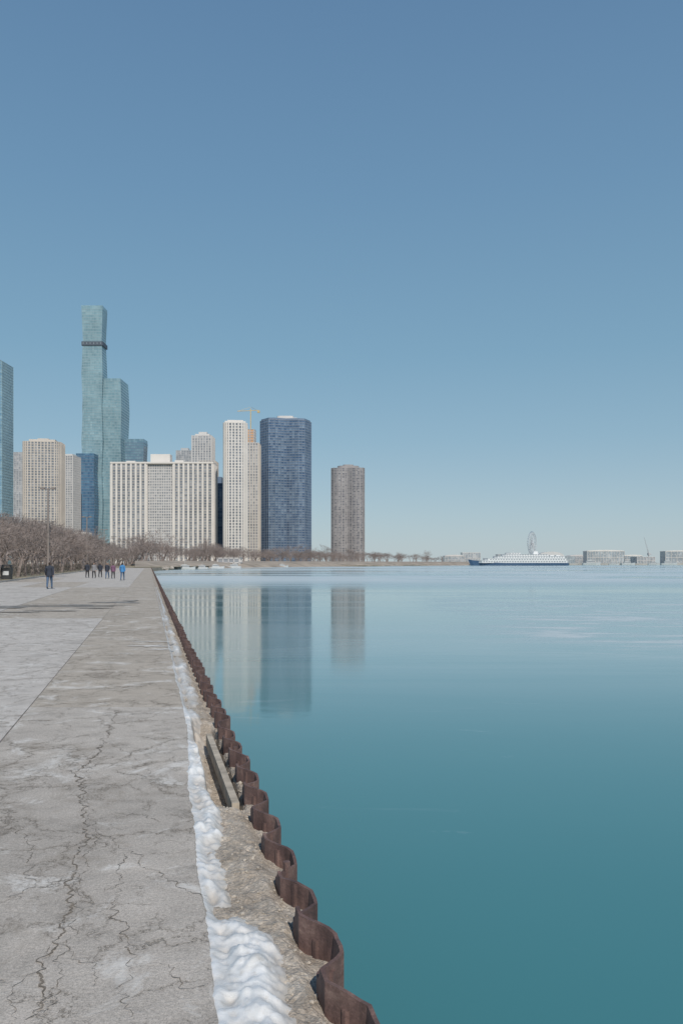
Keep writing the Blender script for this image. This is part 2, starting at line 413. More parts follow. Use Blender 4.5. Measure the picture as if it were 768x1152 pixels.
for i in range(420):
    y=2.6+9*random.random()**1.3; s=random.uniform(.42,.74); p=W(s,y); r=random.uniform(.004,.012)
    if random.random()<.06: r*=1.8
    mt=Matrix.Translation((p[0],p[1],gz(s,y)+r*.2))@Matrix.Rotation(random.uniform(0,6),4,'Z')@Matrix.Diagonal((r*random.uniform(.7,1.4),r,r*random.uniform(.5,.9),1))
    g=bmesh.ops.create_icosphere(bm,subdivisions=1,radius=1,matrix=mt)
    for vv in g['verts']: vv.co+=Vector([random.uniform(-.2,.2)*r for _ in range(3)])
obj_from_bm(bm,'loose_stones',[m_stone])
m_tim=simple('weathered_timber',(.46,.40,.32),.85,.3,8)
bm=bmesh.new(); a0=W(.64,5.9); a1=W(.62,8.3)
d=(Vector((a1[0],a1[1]))-Vector((a0[0],a0[1]))).normalized(); nn=Vector((d.y,-d.x))*.028
prism(bm,[(a0[0]-nn.x,a0[1]-nn.y),(a0[0]+nn.x,a0[1]+nn.y),(a1[0]+nn.x,a1[1]+nn.y),(a1[0]-nn.x,a1[1]-nn.y)],-.2,-.08,0)
bmesh.ops.bevel(bm,geom=bm.edges[:],offset=.006,segments=2)
obj_from_bm(bm,'timber_beam',[m_tim])

# snow / ice ridge: smooth melted mounds on the rubble, dirty at the margins
m,nt,b=newmat('old_snow'); v=coords(nt)
n1=noi(nt,v,6,6,.72,.4); n2=noi(nt,v,60,3,.6); n4=noi(nt,v,16,5,.7)
c=ramp(nt,n1.outputs[0],[(.25,(.46,.43,.39,1)),(.40,(.66,.65,.63,1)),(.55,(.77,.77,.765,1))])
c=mix(nt,ramp(nt,n4.outputs[0],[(.56,G(0)),(.72,G(.5))]),c,(.48,.43,.37))
sxx=N(nt,'ShaderNodeSeparateXYZ'); L(nt,v,sxx.inputs[0]); zr=N(nt,'ShaderNodeMapRange'); zr.inputs[1].default_value=-.06; zr.inputs[2].default_value=.0; zr.inputs[3].default_value=.85; zr.inputs[4].default_value=0; L(nt,sxx.outputs[2],zr.inputs[0])
c=mix(nt,zr.outputs[0],c,(.46,.41,.35))
L(nt,c,b.inputs['Base Color']); b.inputs['Roughness'].default_value=.5
nb=bump(nt,b,n2.outputs[0],.3,.005); bump(nt,b,n4.outputs[0],.3,.012,nb)
M_snow=m
R2=random.Random(11); mounds=[]
y=2.2
while y<60:
    near_=y<3.8
    k=1.0 if near_ else (.62 if y<9.5 else .8*(1-.65*sm(14,45,y)))
    L0=R2.uniform(.14,.26)*(1 if y<9 else (1.6 if y<20 else 3.5))
    if not (3.84<y<4.12):
        so_=R2.uniform(.06,.12)+(.045 if near_ else 0)+(.045 if y>9.5 else 0)
        mounds.append((edge(y)+so_,y,(R2.uniform(.075,.115)*k+.01)*(1.15 if near_ else 1),L0,R2.uniform(.045,.07)*(.6+.4*k)))
        if R2.random()<.35: mounds.append((edge(y)+so_+R2.uniform(-.09,.10),y+.06,.04*k+.012,L0*.5,.035))
    y+=L0*(.8 if R2.random()<.82 or near_ else 2.1)
bm=bmesh.new(); ys=[]; y=2.2
while y<58:
    ys.append(y); y+=.014 if y<9 else (.04 if y<20 else .2)
prev=None; NS=46
for y in ys:
    near=[mm_ for mm_ in mounds if abs(mm_[1]-y)<mm_[3]*2.2]
    e=.27+.13*sm(4,9,y)+.035*noise.noise(Vector((y*.9,3,0))); row=[]
    for j in range(NS):
        s=e-.08+.40*j/(NS-1); p=W(s,y); q=Vector((p[0],p[1],0))
        h=0
        for (ms_,my,rs,ry,hh) in near:
            ss=s+.02*noise.noise(q*9)
            qq=((ss-ms_)/rs)**2+((y-my)/ry)**2
            if qq<4.8: h+=hh*math.exp(-qq*1.2)
        h=.095*math.tanh(h/.095)          # soft cap, rounded tops
        t=sm(e-.01,e+.07,s); base=(1-t)*(-.004)+t*(gz(s,y)-.004)
        h2=h*(1+.28*noise.noise(q*10)+.14*noise.noise(q*24)) -.013-.008*noise.noise(q*20)
        row.append(bm.verts.new((p[0],p[1],base+h2)))
    if prev:
        for j in range(NS-1): bm.faces.new((prev[j],prev[j+1],row[j+1],row[j]))
    prev=row
obj_from_bm(bm,'snow_ridge',[M_snow],smooth=True)
m,nt,b=newmat('salt_crust'); b.inputs['Base Color'].default_value=(.66,.62,.57,1); b.inputs['Roughness'].default_value=.9
bm=bmesh.new()
for px,py,rx,ry in ((168,727,.36,.16),(172,722,.3,.10),(180,731,.22,.07)):
    q=G2(px,py); blob(q.x,q.y,rx,ry,.008+.001*(px%3),px*.17,.55,90)
obj_from_bm(bm,'salt_crust',[m])

# ---------------- buildings ----------------
wht=simple('white_precast',(.66,.63,.595),.8,.06,.05); bei=simple('beige_precast',(.54,.495,.445),.8,.08,.05)
gry=simple('grey_concrete',(.45,.46,.47),.8,.08,.05); pale=simple('pale_precast',(.57,.555,.54),.8,.06,.05)
brn=simple('brown_mullion',(.33,.31,.31),.6,.1,.05); nvy=simple('navy_panel',(.14,.20,.29),.5,.1,.05); bsl=simple('blue_grey_spandrel',(.24,.275,.33),.6,.1,.05)
tealf=simple('teal_spandrel',(.27,.38,.42),.4,.1,.02); orange=simple('orange_netting',(.58,.36,.22),.8,.1,.1)
g_dark=glass('window_dark',(.18,.20,.23),(.33,.34,.36)); g_grey=glass('window_grey',(.25,.265,.29),(.43,.43,.44))  # window glass colours lifted paler, distance haze painted into the base tones
g_teal=glass('window_teal',(.19,.315,.37),(.28,.41,.455),3.9,3.0,.12,(.1,1)); g_teal2=glass('window_teal_deep',(.13,.24,.31),(.21,.33,.39),3.9,3.0,.12,(.1,1))
g_blue=glass('window_blue',(.055,.10,.18),(.17,.235,.32),3,3,.15,(.2,1)); g_brn=glass('window_bronze',(.14,.145,.17),(.37,.355,.36),3,3.5,.2,(.2,1))
g_sky=glass('window_skyblue',(.12,.25,.36),(.26,.41,.50),3,3,.12,(.1,1)); g_teal3=glass('window_blue_low',(.05,.13,.23),(.11,.23,.34),3.9,3,.12,(.1,1))
g_far=glass('window_far',(.30,.34,.37),(.46,.48,.49))

building('glass_residential_tower',-24,9,410,900,30,0,3.2,.4,.2,3.0,.3,.3,[g_sky,tealf,tealf],roof=[(-12,12,-10,10,0,3)])
building('blue_grey_tower',19,31,510,1250,24,0,3.2,.6,.2,4,.8,.5,[g_grey,gry,gry])
building('beige_apartment_tower',28,72,499,900,30,8,2.9,.7,.35,3.6,1.1,.8,[g_dark,bei,bei],'rr',rad=6,roof=[(-14,14,-10,10,0,3.2),(-6,6,-5,5,3.2,5)])
building('pale_apartment_tower',72,88,514,1050,24,-6,3,.8,.3,3.5,.9,.5,[g_grey,pale,pale],roof=[(-5,5,-6,6,0,3)])
D=1130; e=empty('stacked_glass_skyscraper',(BX(113,D),D,0),0)
mm=D/F
def stem(name,px0,px1,pyt,y0,phase,mats,dark=None):
    H=BZ(pyt,D); x0=(px0-113)*mm; x1=(px1-113)*mm; dz=47.5; z=-1; k=phase
    bm=bmesh.new(); cx=(x0+x1)/2; w0=(x1-x0)
    while z<H-.1:
        z2=min(H,z+dz) if z>=0 else dz*.7
        a=w0/2-(1.7 if k%2 else 0); b2=w0/2-(0 if k%2 else 1.7)
        if z2-z<dz*.6 and z>0: b2=a+(b2-a)*(z2-z)/dz
        P=lambda h:[(cx-h,y0-h*.8),(cx+h,y0-h*.8),(cx+h,y0+h*.8),(cx-h,y0+h*.8)]
        prism(bm,P(a),z,z2,0,P(b2))
        n=int((z2-z)/3.9)
        for i in range(n):
            t=i/n; h=a+(b2-a)*t+.25; zz=z+(z2-z)*t; prism(bm,P(h),zz,zz+.8,1)
        for j in range(13):
            xx=-1+2*j/12
            q0=Vector((cx+xx*a,y0-(a*.8+.3),z)); q1=Vector((cx+xx*b2,y0-(b2*.8+.3),z2)); tube(bm,q0,q1,.22,.22,4,1,False)
        z=z2;k+=1
    if dark:
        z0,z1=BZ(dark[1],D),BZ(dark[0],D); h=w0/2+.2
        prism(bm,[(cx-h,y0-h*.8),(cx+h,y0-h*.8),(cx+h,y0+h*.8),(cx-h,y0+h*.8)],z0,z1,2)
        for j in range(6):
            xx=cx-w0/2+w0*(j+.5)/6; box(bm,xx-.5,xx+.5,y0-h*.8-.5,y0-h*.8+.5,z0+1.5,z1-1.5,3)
    obj_from_bm(bm,name,mats,e)
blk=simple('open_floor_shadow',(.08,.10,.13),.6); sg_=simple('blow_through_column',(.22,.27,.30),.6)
stem('tall_stem',91.5,115,343,14,0,[g_teal,tealf,blk,sg_],(383.5,388))
stem('middle_stem',91,135,424,30,1,[g_teal,tealf,blk,gry])
stem('low_stem',133,156,490,42,0,[g_teal2,nvy,blk,gry])
stem('front_stem',90,111,512,-8,0,[g_teal3,nvy,blk,gry])
bm=bmesh.new(); HH=BZ(343,D); tube(bm,(-10,14,HH),(-10,14,HH+3),2,2,8); box(bm,-17,-1,8,20,HH,HH+1.6); obj_from_bm(bm,'crown',[gry],e)
D=850; e=empty('wide_apartment_block',(BX(182.5,D),D,0),0); mm=D/F
H=BZ(522,D)
for nm,a,b2,dy,ps,pw,po,st,mats in (('left_wing',125,165,0,5.4,2.0,1.0,.5,[g_dark,bei,wht]),('centre_bay',165.3,194.7,2.5,2.6,.7,.4,.9,[g_grey,pale,pale]),('right_wing',195,240,0,5.4,2.0,1.0,.5,[g_dark,bei,wht])):
    x0=(a-182.5)*mm;x1=(b2-182.5)*mm; bm=bmesh.new(); poly=[(x0,dy),(x1,dy),(x1,24),(x0,24)]
    facade(bm,poly,-1,H,2.95,st,.3,ps,pw,po); obj_from_bm(bm,nm,mats,e)
bm=bmesh.new(); xx0=(125-182.5)*mm; xx1=(240-182.5)*mm
box(bm,xx0-.6,xx1+.6,-1.2,25,H+.4,H+2.2); box(bm,(168-182.5)*mm,(190-182.5)*mm,6,18,H+2.2,BZ(510,D)); box(bm,(195-182.5)*mm,(205-182.5)*mm,8,16,H+2.2,H+5); box(bm,(140-182.5)*mm,(150-182.5)*mm,8,16,H+2.2,H+4.4)
obj_from_bm(bm,'parapet_and_plant',[wht],e)
building('dark_office_tower',200,217,508,1300,25,0,3.5,.5,.2,4,.6,.4,[g_grey,gry,gry],roof=[(-6,6,-6,6,0,5)])
building('stepped_beige_tower',218,240,492,1000,26,0,3.0,.6,.2,3.4,1.1,.5,[g_grey,pale,pale],roof=[(-9,9,-8,8,0,3),(-5,5,-5,5,3,6)])
building('tan_setback_tower',226,244,520,930,22,0,3.0,.6,.2,3.4,1.1,.5,[g_grey,bei,bei])
building('blue_glass_office',240,252,545,900,26,0,3.4,.4,.1,3,.3,.3,[g_blue,nvy,nvy],roof=[(-4,4,-6,6,0,8)])
building('white_pier_tower',251,279,478,820,26,6,2.9,.75,.2,3.2,1.3,.9,[g_dark,wht,wht],'rr',rad=5,roof=[(-10.5,10.5,-9,9,0,2.4),(-8,8,-7,7,2.4,3.8)])
building('beige_side_tower',279,292,500,880,22,0,3,.7,.2,3.4,1.1,.5,[g_grey,pale,bei])
e,H,p=building('tower_under_construction',277,287,484,960,14,0,3.2,.6,.3,5,1.0,.4,[orange,gry,gry])
bm=bmesh.new(); tube(bm,(0,0,H),(0,0,H+26),.7,.7,4); tube(bm,(-16,0,H+23),(10,0,H+24),.5,.4,4); tube(bm,(0,0,H+28),(-14,0,H+23.4),.15,.15,3); tube(bm,(0,0,H+28),(8,0,H+24),.15,.15,3); box(bm,8,11,-1,1,H+21,H+23.5)
obj_from_bm(bm,'tower_crane_parts',[simple('crane_yellow',(.55,.42,.20),.6)],e)
def fins(e,poly,H,every,w,o,mat):
    bm=bmesh.new(); n=len(poly)
    for i in range(0,n,every):
        a=Vector(poly[i-1]);b2=Vector(poly[i]);c=Vector(poly[(i+1)%n]); d=(c-a).normalized(); nn=Vector((d.y,-d.x))
        q=[b2-d*w-nn*.5,b2+d*w-nn*.5,b2+d*w+nn*o,b2-d*w+nn*o]; prism(bm,[(v.x,v.y) for v in q],-1,H+1,0)
    obj_from_bm(bm,'vertical_fins',[mat],e)
e,H,p=building('dark_trefoil_tower',293,349,476,930,0,0,2.95,.6,.28,3.4,.5,.5,[g_blue,bsl,nvy],'yw',ph=math.radians(218))
bm=bmesh.new(); prism(bm,off(p,-.8),H+.4,H+2.2,1); prism(bm,rrect(30,20,3,2),H+2.2,H+4.6,0); prism(bm,rrect(19,13,3,2),H+4.6,H+7.4,0); obj_from_bm(bm,'roof_cap',[pale,nvy],e)
e,H,p=building('curved_trefoil_tower',373,410,528,1500,0,0,3.0,1.0,.35,0,0,0,[g_brn,brn,brn],'tre',k=.30,ph=math.radians(102))
fins(e,p,H,2,.7,.7,brn)
bm=bmesh.new(); prism(bm,rrect(40,34,10),H+.6,H+5,0); prism(bm,rrect(20,18,6),H+5,H+8,0); obj_from_bm(bm,'roof_cap',[brn],e)
building('white_park_pavilion',84,100,600,520,12,0,3.6,.9,.3,2.6,.6,.4,[g_grey,wht,wht])
building('low_service_building',150,166,622,480,10,0,3.6,.6,.3,3,.5,.3,[g_grey,pale,pale])
building('harbour_clubhouse',246,271,628,470,10,0,3.2,.6,.3,3,.5,.3,[g_grey,pale,pale])

# ---------------- trees ----------------
m,nt,b=newmat('bark'); v=coords(nt); n1=noi(nt,v,3,2)
L(nt,ramp(nt,n1.outputs[0],[(.3,(.20,.162,.148,1)),(.7,(.33,.28,.258,1))]),b.inputs['Base Color']); b.inputs['Roughness'].default_value=.9
M_bark=m
def make_tree(seed,H=7.0,lv=6):
    R=random.Random(seed); bm=bmesh.new()
    def grow(p,d,ln,r,l):
        sgs=2 if l>1 else 1
        for i in range(sgs):
            d=(d+Vector((R.uniform(-.16,.16),R.uniform(-.16,.16),R.uniform(-.04,.12)))).normalized(); q=p+d*ln/sgs
            r2=r*(.82 if l else .6); tube(bm,p,q,r,r2,5 if l>3 else 3,0,False); p=q; r=r2
        if l==0: return
        nb=3 if l>1 else 4
        for i in range(nb):
            a=2*math.pi*(i+R.random())/nb; u=d.orthogonal().normalized(); w2=d.cross(u); sp=R.uniform(.45,.95)
            nd=(d+(u*math.cos(a)+w2*math.sin(a))*sp); nd.z+= .05; nd.normalize()
            grow(p-d*ln*R.uniform(0,.25),nd,ln*R.uniform(.62,.86),max(.012,r*R.uniform(.55,.72)),l-1)
    grow(Vector((0,0,-.1)),Vector((0,0,1)),H*.26,H*.022,lv)
    zm=max(v.co.z for v in bm.verts)
    for v in bm.verts: v.co*=H/zm
    me=bpy.data.meshes.new('bare_tree'); bm.to_mesh(me); bm.free(); me.materials.append(M_bark); return me
TM=[make_tree(s) for s in range(5)]
TL=[make_tree(s,7.0,5) for s in range(20,24)]
def tree(x,y,h,parent=None,z=0,name='bare_tree',wide=1.0,src=None):
    o=bpy.data.objects.new(name,random.choice(src or TM)); S.collection.objects.link(o)
    k=h/7.0; o.location=(x,y,z); o.scale=(k*wide*random.uniform(.95,1.2),k*wide*random.uniform(.95,1.2),k); o.rotation_euler=(0,0,random.uniform(0,6.28))
    if parent: o.parent=parent
for r,s in enumerate((-16.5,-21.5,-27,-33)):
    y=66+r*4
    while y<150:
        p=W(s+random.uniform(-1.6,1.6),y); tree(p[0],p[1],random.uniform(6.4,9.6),None,0,'bare_tree',1.15); y+=random.uniform(4.5,8)
em=empty('distant_trees')
for s in (-16,-21,-27,-34,-43,-56):
    y=150
    while y<430:
        p=W(s+random.uniform(-2,2),y); tree(p[0],p[1],random.uniform(6,10.5),em,0,'tree_clump',1.25); y+=random.uniform(7,11)
for i in range(250):
    t=random.random(); px=140+t*345; y=385+t*470+random.uniform(0,110); h=random.uniform(6,13)*(1.2-.3*t)
    if random.random()<.12: h*=1.35
    tree(BX(px,y),y,h,em,1.4,'tree_clump',1.3,TL)
for i in range(60):
    px=random.uniform(60,160); y=random.uniform(430,600); tree(BX(px,y),y,random.uniform(8,12),em,0,'tree_clump',1.4,TL)
m_hedge=simple('hedge_twigs',(.15,.13,.112),.95,.4,3)
bm=bmesh.new()
for i in range(14000):
    y=66+random.random()**1.3*200; s=-14.5-random.random()*7; p=W(s,y); z=random.random()**.8*1.7*(.75+.5*noise.noise(Vector((y*.2,s*.3,0))))
    c=Vector((p[0],p[1],z)); a=Vector([random.gauss(0,1) for _ in range(3)]).normalized()*.22; b2=Vector([random.gauss(0,1) for _ in range(3)]).normalized()*.07
    bm.faces.new([bm.verts.new(c+a),bm.verts.new(c+b2),bm.verts.new(c-a)])
obj_from_bm(bm,'hedge',[m_hedge])

# ---------------- lamps, bin ----------------
m_pole=simple('weathered_pole',(.24,.205,.185),.5,.1,2)
def lamp(s,y):
    p=W(s,y); e=empty('street_lamp',(p[0],p[1],0),0)
    bm=bmesh.new(); tube(bm,(0,0,0),(0,0,.5),.26,.2,10); tube(bm,(0,0,.5),(0,0,10.1),.15,.09,10); obj_from_bm(bm,'pole',[m_pole],e)
    bm=bmesh.new()
    for sg in (-1,1):
        tube(bm,(0,0,9.95),(sg*.45,0,10.1),.05,.05,6); bx0=sorted((sg*.38,sg*.85)); box(bm,bx0[0],bx0[1],-.19,.19,10.0,10.2)
    bmesh.ops.bevel(bm,geom=[e2 for e2 in bm.edges if e2.calc_length()>.25],offset=.03,segments=2); obj_from_bm(bm,'twin_heads',[m_pole],e)
for y in (90,146,202,258): lamp(-11.4,y)
m_blk=simple('black_paint',(.04,.043,.046),.5); m_lab=simple('white_label',(.6,.62,.63),.6)
D=80; e=empty('litter_bin',(BX(8,D),D,0.0),.15)
bm=bmesh.new(); prism(bm,rrect(.95,.7,.12),.06,1.1,0,rrect(1.05,.78,.12)); prism(bm,rrect(1.15,.86,.14),1.1,1.18,0)
for x in (-.4,.4): box(bm,x-.04,x+.04,-.3,.3,1.18,1.42)
prism(bm,rrect(1.2,.9,.14),1.42,1.5,0,rrect(.8,.5,.12)); prism(bm,rrect(.8,.55,.1),0,.06,0); obj_from_bm(bm,'body',[m_blk],e)
bm=bmesh.new(); box(bm,-.28,.28,-.42,-.395,.45,.85); obj_from_bm(bm,'label',[m_lab],e)

# ---------------- people ----------------
skin=simple('skin',(.42,.26,.19),.6,.05); lips=simple('lips',(.3,.12,.1),.5,.05)
def person(px,pyfeet,Hh,face,jacket,pants,hair,stride=.28):
    y=F*CH/(pyfeet-HY); x=BX(px,y)
    V=[];E=[];Rr=[]
    def add(p,r,par=None):
        V.append(p);Rr.append(r)
        if par is not None:E.append((par,len(V)-1))
        return len(V)-1
    pel=add((0,0,.96),(.165,.125)); sp=add((0,.01,1.14),(.175,.13),pel); ch=add((0,.0,1.31),(.19,.14),sp); ut=add((0,-.01,1.41),(.14,.11),ch)
    nk=add((0,.0,1.505),(.060,.064),ut); h0=add((0,.02,1.58),(.066,.085),nk); h1=add((0,.012,1.66),(.078,.10),h0); h2=add((0,.005,1.73),(.055,.07),h1)
    for sg in (-1,1):
        st=stride*sg
        hp=add((.095*sg,0,.88),(.10,.11),pel); kn=add((.10*sg,st*.55+.03,.50),(.072,.075),hp); an=add((.10*sg,st*.95-(.05 if st<0 else 0),.10+(.05 if st<0 else 0)),(.05,.055),kn)
        add((.10*sg,st*.95+.15,.045),(.048,.038),an)
        sh=add((.195*sg,-.01,1.385),(.078,.08),ut); el=add((.25*sg,-st*.3-.03,1.13),(.062,.065),sh); wr=add((.262*sg,-st*.75+.06,.90),(.042,.045),el)
        pa=add((.262*sg,-st*.85+.08,.83),(.022,.038),wr)
        for k,(dy,ln) in enumerate(((-.03,.065),(-.01,.08),(.01,.085),(.03,.075))):
            f1=add((.262*sg,-st*.88+.08+dy,.79),(.010,.010),pa); add((.257*sg,-st*.88+.095+dy,.79-ln*.8),(.008,.008),f1)
        t=add((.248*sg,-st*.8+.125,.84),(.011,.011),wr); add((.243*sg,-st*.8+.14,.80),(.009,.009),t)
    me=bpy.data.meshes.new('p'); me.from_pydata(V,E,[]); o=bpy.data.objects.new('p',me); S.collection.objects.link(o)
    bpy.context.view_layer.objects.active=o
    md=o.modifiers.new('s','SKIN'); md.use_smooth_shade=True
    sv=me.skin_vertices[0].data
    for i,r in enumerate(Rr): sv[i].radius=r
    sv[0].use_root=True
    o.modifiers.new('b','SUBSURF').levels=2
    dg=bpy.context.evaluated_depsgraph_get(); dg.update(); m2=bpy.data.meshes.new_from_object(o.evaluated_get(dg)); bpy.data.objects.remove(o)
    for v in m2.vertices:
        c=v.co
        if c.z>1.55 and c.y>.06:
            c.y+=.028*math.exp(-((c.x/.014)**2+((c.z-1.625)/.022)**2))-.010*math.exp(-(((abs(c.x)-.032)/.014)**2+((c.z-1.655)/.012)**2))
    for mt in (jacket,pants,hair,skin,m_blk): m2.materials.append(mt)
    for p in m2.polygons:
        p.use_smooth=True; c=p.center; arm=abs(c.x)>.19 and c.z>.5
        if c.z>1.53: mi=2 if (c.y<.03 or c.z>1.70) else 3
        elif arm and c.z<.885: mi=3
        elif c.z<.10: mi=4
        elif c.z<.86 and not arm: mi=1
        else: mi=0
        p.material_index=mi
    e=empty('walking_person',(x,y,0),face); k=Hh/1.78; e.scale=(k,k,k)
    b2=bpy.data.objects.new('body',m2); S.collection.objects.link(b2); b2.parent=e
    bm=bmesh.new()
    prof=[(.80,.200,.165),(.88,.195,.16),(1.0,.18,.145),(1.12,.16,.125)]
    rows=[[bm.verts.new((a*math.cos(i*PI/10),b*math.sin(i*PI/10),z)) for i in range(20)] for z,a,b in prof]
    for r0,r1 in zip(rows,rows[1:]):
        for i in range(20): bm.faces.new((r0[i],r0[(i+1)%20],r1[(i+1)%20],r1[i]))
    bm.faces.new(rows[0][::-1])
    for sg in (-1,1):
        for loc,rad,mi in (((.074*sg,.0,1.635),(.012,.02,.030),1),((.032*sg,.098,1.652),(.012,.006,.007),2)):
            g=bmesh.ops.create_icosphere(bm,subdivisions=2,radius=1,matrix=Matrix.Translation(loc)@Matrix.Diagonal((*rad,1)))
            for f in set(f for v in g['verts'] for f in v.link_faces): f.material_index=mi
    g=bmesh.ops.create_icosphere(bm,subdivisions=2,radius=1,matrix=Matrix.Translation((0,.10,1.588))@Matrix.Diagonal((.024,.006,.005,1)))
    for f in set(f for v in g['verts'] for f in v.link_faces): f.material_index=3
    obj_from_bm(bm,'coat_hem_and_features',[jacket,skin,m_blk,lips],e,smooth=True)
cl=lambda n,c: simple(n,c,.85,.15,6)
dark=cl('dark_coat',(.035,.042,.06)); jean=cl('jeans',(.08,.13,.21)); hairm=cl('dark_hair',(.03,.022,.018)); blu=cl('blue_jacket',(.06,.22,.46)); grey=cl('grey_coat',(.24,.24,.25)); blkp=cl('black_trousers',(.03,.03,.036)); purple=cl('plum_jacket',(.18,.09,.15))
person(56,662.5,1.78,0.2,dark,jean,hairm,.3)
person(98.5,650,1.76,0.1,dark,blkp,hairm,.25)
person(106,650.5,1.74,PI,grey,blkp,hairm,.2)
person(113,649.5,1.70,0.0,dark,blkp,hairm,.25)
person(121,651,1.72,PI,dark,jean,hairm,.22)
person(127.5,651,1.66,0.1,purple,blkp,hairm,.25)
person(138,653,1.74,0.1,blu,jean,hairm,.3)

# ---------------- boats ----------------
m_wb=simple('white_gelcoat',(.70,.71,.71),.35,.04); m_bt=simple('boat_gelcoat',(.55,.56,.56),.4,.08); m_nb=simple('navy_hull',(.07,.13,.23),.4,.08,.2); m_win=simple('boat_window',(.16,.19,.22),.2)
def hull(bm,Ln,B,z0,z1,mi,n=20,sheer=.3):
    pr=None
    for i in range(n+1):
        t=i/n; x=-Ln/2+Ln*t
        bw=B/2*min(1,(max(0,(1-t))/.28)**.6)*(1 if t>.03 else .9); zt=z1+sheer*max(0,(t-.6)/.4)**2
        xb=x-(Ln*.03*max(0,(t-.7)/.3))
        bw=max(bw,.03)
        row=[bm.verts.new(p) for p in ((x,-bw,zt),(xb,-bw*.8,z0),(xb,bw*.8,z0),(x,bw,zt))]
        if pr:
            for j in range(4): bm.faces.new((pr[j],pr[(j+1)%4],row[(j+1)%4],row[j])).material_index=mi
        else: bm.faces.new(row).material_index=mi
        pr=row
    bm.faces.new(pr[::-1]).material_index=mi
def motorboat(px,D,Ln,rz,zb=WZ):
    e=empty('motor_boat',(BX(px,D),D,zb),rz); bm=bmesh.new(); hull(bm,Ln,Ln*.3,-.3,Ln*.11,0,16,Ln*.05)
    box(bm,-Ln*.3,Ln*.15,-Ln*.1,Ln*.1,Ln*.11,Ln*.22,0); box(bm,-Ln*.28,Ln*.156,-Ln*.105,Ln*.105,Ln*.15,Ln*.19,1); box(bm,-Ln*.25,Ln*.02,-Ln*.085,Ln*.085,Ln*.24,Ln*.27,0)
    for sx2 in (-.22,0): tube(bm,(Ln*sx2,0,Ln*.2),(Ln*sx2,0,Ln*.25),.05*Ln/6,.05*Ln/6,5)
    tube(bm,(-Ln*.1,0,Ln*.27),(-Ln*.1,0,Ln*.5),.04,.03,5); obj_from_bm(bm,'hull_and_cabin',[m_bt,m_win],e)
for px,D,Ln,rz in ((210,352,8,.1),(226,385,7,3.0),(244,410,8,.2),(262,438,9,3.1),(318,520,8,.4)): motorboat(px,D,Ln,rz)
D=800; e=empty('passenger_ship',(BX(581.5,D),D,WZ),PI)
Ln=111/F*D
bm=bmesh.new(); hull(bm,Ln,16,-1,2.6,0,30,3.6); obj_from_bm(bm,'hull',[m_nb],e)
bm=bmesh.new()
tiers=[(-.485,.40,7.4,2.65,5.0),(-.475,.34,7.2,5.0,7.3),(-.46,.24,6.6,7.3,9.4),(-.30,.16,6.0,9.4,11.2),(-.02,.12,4.6,11.2,12.8)]
for a,b2,hw,z0,z1 in tiers:
    P=[(a*Ln,-hw),(b2*Ln-3,-hw),(b2*Ln,-hw*.5),(b2*Ln,hw*.5),(b2*Ln-3,hw),(a*Ln,hw)]; prism(bm,P,z0,z1,0); prism(bm,off(P,.35),z1-.15,z1+.12,0)
    x=a*Ln+1.5
    while x<b2*Ln-4.5:
        for sg in (-1,1): box(bm,x,x+1.5,sg*hw-.06,sg*hw+.06,z0+.8,z0+1.5,1)
        x+=2.6
obj_from_bm(bm,'decks',[m_wb,m_win],e)
bm=bmesh.new(); prism(bm,rrect(6,4,1.2),11.2,14.3,0,rrect(4.5,3.2,1.2))
for v2 in bm.verts: v2.co.x-=18
tube(bm,(4,0,12.6),(4,0,17),.2,.1,6); tube(bm,(4,-2,15),(4,2,15),.1,.1,5); tube(bm,(46,0,4),(46,0,8),.15,.1,6)
for x in (-42,-36,-30): box(bm,x,x+4,-3,3,9.5,10.5,0)
obj_from_bm(bm,'funnel_and_mast',[m_wb],e)

# ---------------- pier, wheel ----------------
m_pier=simple('pier_deck',(.40,.38,.35),.9,.2,.05)
bm=bmesh.new(); D=1700
prism(bm,[(BX(490,D),D),(BX(1150,D),D),(BX(1150,D+350),D+350),(BX(490,D),D+350)],-3,.9,0)
prism(bm,[(BX(640,1150),1150),(BX(1200,1150),1150),(BX(1200,1150),1330),(BX(640,1150),1330)],-3,.6,0); obj_from_bm(bm,'pier',[m_pier])
D=1950; e=empty('ferris_wheel',(BX(598,D),D,0),math.radians(57)); R=26.5; zc=BZ(598,D)-R-1.5
m_wh=simple('wheel_steel',(.58,.61,.63),.5,.05)
bm=bmesh.new()
for yo in (-2,2):
    for rr in (R,R*.9):
        for i in range(42):
            a=2*PI*i/42;b2=2*PI*(i+1)/42; tube(bm,(rr*math.cos(a),yo,zc+rr*math.sin(a)),(rr*math.cos(b2),yo,zc+rr*math.sin(b2)),.38,.38,4,0,False)
    for i in range(21):
        a=2*PI*i/21; tube(bm,(0,yo*.7,zc),(R*math.cos(a),yo,zc+R*math.sin(a)),.28,.28,4,0,False)
for sg in (-1,1):
    for yo in (-7,7): tube(bm,(sg*13,yo,0),(0,yo*.5,zc),.9,.7,5)
tube(bm,(0,-4,zc),(0,4,zc),1.8,1.8,12)
obj_from_bm(bm,'wheel_and_frame',[m_wh],e)
bm=bmesh.new()
for i in range(42):
    a=2*PI*i/42; x=(R+1.6)*math.cos(a);z=zc+(R+1.6)*math.sin(a); bmesh.ops.create_icosphere(bm,subdivisions=1,radius=1.1,matrix=Matrix.Translation((x,0,z)))
obj_from_bm(bm,'gondolas',[simple('gondola',(.32,.40,.48),.3)],e)
